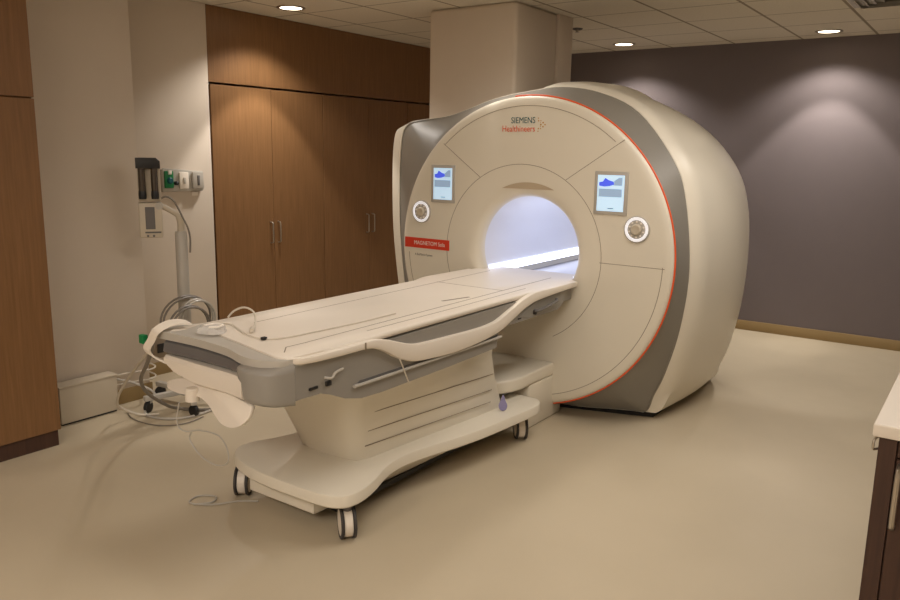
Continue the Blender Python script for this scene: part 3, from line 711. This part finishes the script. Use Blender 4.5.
bm = B(); tube(bm, cat([(ix, iy, 1.16), (ix+.002, iy, 1.22), (ix-.012, iy, 1.265), (ix-.05, iy, 1.295), (ix-.105, iy, 1.325), (ix-.135, iy, 1.33)], 5), [.022]*10+[.017]*16, 12)
obj('arm', bm, 'box', J)
obj('arm_joint', lathe(B(), [(.022, -.03), (.026, -.024), (.026, .024), (.022, .03)], (ix-.125, iy-.01, 1.33), 'y', 20), 'lgrey', J)
px0, px1, py = 2.842, 2.977, iy
hd = obj('head', box(B(), px0, px1, py-.03, py+.05, 1.36, 1.60, .008, 3), 'box', J)
cp = obj('head_cap', prism(B(), [(px0-.006, 1.565), (px0-.006, 1.63), (px1-.02, 1.63), (px1+.002, 1.61), (px1+.002, 1.565)], 'y', py-.085, py+.055, .006, 2), 'black', J, label='black cap over the syringes')
for dx in (.026, .1):
    sy = obj('syringe', lathe(B(), [(.006, 1.385), (.012, 1.40), (.021, 1.41), (.021, 1.565), (.001, 1.566)], (px0+dx, py-.056, 0), 'z', 20), 'syr', J)
    obj('syringe_tip', lathe(B(), [(.001, 1.375), (.022, 1.376), (.024, 1.40), (.022, 1.425), (.0215, 1.426)], (px0+dx, py-.056, 0), 'z', 20, True, False), 'black', sy)
bd = obj('control_box', box(B(), px0-.003, px1+.002, py-.04, py+.05, 1.13, 1.352, .008, 3), 'box', J)
bm = B(); box(bm, px0+.035, px0+.092, py-.042, py-.0395, 1.185, 1.325, .001, 1); obj('control_screen', bm, 'dgrey', bd)
bm = B(); box(bm, px0+.03, px1-.01, py-.042, py-.0395, 1.160, 1.170); obj('control_strip', bm, 'dgrey', bd)
for dx in (.045, .08):
    obj('control_button', lathe(B(), [(.007, 0), (.007, -.012), (.001, -.013)], (px0+dx, py-.04, 1.143), 'y', 12), 'dgrey', bd)
obj('injector_cable', tube(B(), cat([(px1-.002, py, 1.375), (px1+.03, py-.01, 1.388), (px1+.07, py-.02, 1.365), (px1+.10, py-.03, 1.31), (px1+.125, py-.04, 1.25), (px1+.15, py-.045, 1.19), (px1+.162, py-.043, 1.12), (px1+.158, py-.043, 1.03)], 6), .006, 8), 'cable', J)

J.rotation_euler.z = math.radians(-34)
# wall outlet rail
O = thing('outlet_rail', 'grey wall rail with green, white and grey outlets right of the injector', 'wall outlet', (3.65, 5.04, 1.43))
obj('back_rail', prism(B(), [(3.47, 1.372), (3.47, 1.535), (3.49, 1.545), (3.825, 1.52), (3.835, 1.40), (3.82, 1.372)], 'y', 5.02, 5.0515, .006, 2), 'lgrey', O)
gp = obj('gas_outlet', box(B(), 3.478, 3.548, 4.998, 5.019, 1.40, 1.525, .005, 2), 'green', O, label='green gas outlet')
obj('outlet_dial', lathe(B(), [(.024, 0), (.024, -.012), (.016, -.02), (.001, -.02)], (3.513, 4.998, 1.455), 'y', 20), 'teal', gp)
obj('outlet_cap', box(B(), 3.50, 3.53, 4.99, 5.0, 1.50, 1.53, .003), 'whiteink', gp)
kp = obj('knob', lathe(B(), [(.014, 0), (.014, -.03), (.010, -.034), (.001, -.034)], (3.572, 5.019, 1.435), 'y', 16), 'black', O)
wp = obj('switch_plate', box(B(), 3.605, 3.685, 5.005, 5.019, 1.392, 1.515, .004, 2), 'top', O, label='white switch plate')
obj('switch', box(B(), 3.636, 3.654, 4.999, 5.006, 1.43, 1.475, .002), 'lgrey', wp)
sp_ = obj('socket_plate', box(B(), 3.72, 3.815, 5.002, 5.019, 1.39, 1.515, .005, 2), 'lgrey', O)
obj('socket_slot', box(B(), 3.758, 3.778, 4.998, 5.003, 1.415, 1.49, .002), 'dgrey', sp_)
bm = B(); box(bm, 3.735, 3.79, 5.044, 5.0515, 1.335, 1.366, .003); obj('wall_tag', bm, 'top', label='small pale tag on the wall below the outlet rail', cat='tag')

# metal box on the floor by the left wall, wall socket, floor cables
F = thing('floor_box', 'low beige metal equipment box on the floor against the cream wall', 'box', (2.53, 4.58, 0))
obj('body', box(B(), 2.335, 2.715, 4.53, 4.635, .012, .238, .004), 'box', F)
obj('lid', box(B(), 2.33, 2.72, 4.522, 4.635, .2385, .252, .003), 'box', F)
obj('foot_strip', box(B(), 2.345, 2.705, 4.54, 4.63, 0, .0115), 'black', F)
S = thing('wall_socket', 'dark wall socket low on the wall behind the injector legs', 'socket', (3.40, 5.04, .2))
obj('plate', box(B(), 3.33, 3.46, 5.042, 5.0515, .13, .30, .003), 'seam', S)
obj('socket', box(B(), 3.36, 3.42, 5.036, 5.0415, .17, .24, .003), 'black', S)
# coiled cables hung on the injector column behind the table foot
def loop(c, rx, rz, tilt, dy, ph, n_=28):
    out = []
    for i in range(n_+1):
        a = ph + 2*PI*i/n_
        out.append((c[0]+rx*math.cos(a), c[1]+dy*math.cos(a)+tilt*math.sin(a), c[2]+rz*math.sin(a)))
    return out
for k, (cx_, cz_, rx, rz, mt, lab) in enumerate(((3.05, .60, .19, .15, 'cable', 'grey cable coil hung outermost on the injector column'), (3.10, .60, .13, .125, 'lgrey', 'light grey cable coil hung in front on the injector column'), (3.01, .56, .15, .14, 'cable', 'darker cable coil drooping lowest on the injector column'))):
    bm = B()
    for j in range(2):
        tube(bm, loop((cx_+.012*j, iy-.06-.04*k-.012*j, cz_-.01*j), rx, rz, .004, .0, .3*k+j), .0075, 6)
    obj('coiled_cable', bm, mt, label=lab, cat='cable', group='cables hung on the injector column')
# cables from the table foot down to the floor
bm = B(); tube(bm, cat([(1.975, 3.02, .86), (2.042, 3.1, .80), (2.206, 3.4, .63), (2.42, 3.8, .416), (2.60, 4.02, .25), (2.80, 4.14, .10), (2.93, 4.2, .03), (3.02, 4.12, .0125), (3.08, 4.05, .0125)], 6), .0105, 8)
obj('table_cable', bm, 'cable', label='thick grey cable running from the table foot down to the floor', cat='cable')
bm = B(); tube(bm, cat([(1.99, 3.03, .84), (2.096, 3.2, .757), (2.327, 3.7, .521), (2.50, 4.1, .31), (2.545, 4.25, .19), (2.60, 4.33, .10), (2.72, 4.32, .02), (2.82, 4.25, .0095)], 6), .008, 8)
obj('table_cable', bm, 'wcable', label='pale cable slanting from the table foot towards the wall corner', cat='cable')
bm = B(); tube(bm, cat([(2.73, 4.60, .20), (2.80, 4.5, .18), (2.86, 4.35, .12), (2.80, 4.36, .03), (2.76, 4.28, .009), (2.80, 4.13, .009), (2.92, 4.05, .009), (3.10, 4.06, .009), (3.2, 4.1, .009)], 6), .0085, 8)
obj('floor_cable', bm, 'lgrey', label='light grey cable arcing over the floor from the metal box', cat='cable')
bm = B(); tube(bm, cat([(2.73, 4.46, .006), (2.68, 4.34, .006), (2.67, 4.20, .006), (2.71, 4.06, .006), (2.82, 3.98, .006), (2.97, 4.0, .006)], 6), .004, 6)
obj('floor_cable', bm, 'cable', label='thin grey cable lying lowest in a curve on the floor', cat='cable')
for k, (z0, z1) in enumerate(((.215, .225), (.15, .16))):
    bm = B(); tube(bm, cat([(2.717, 4.60, z0), (2.82, 4.57, z1), (2.95, 4.52, z1+.004), (3.04, 4.60, z1), (3.05, 4.8, z1)], 5), .006, 6)
    obj('box_cable', bm, 'wcable', label=('upper' if k == 0 else 'lower')+' pale cable leaving the end of the metal floor box', cat='cable')
bm = B(); tube(bm, cat([(2.15, 3.0, .006), (2.22, 2.95, .006), (2.27, 2.99, .006), (2.22, 3.06, .006), (2.15, 3.03, .006), (2.2, 2.93, .006), (2.30, 2.86, .006), (2.36, 2.78, .006)], 6), .0045, 6)
obj('floor_cable', bm, 'lgrey', label='short grey cord curled on the floor by the front caster', cat='cord')
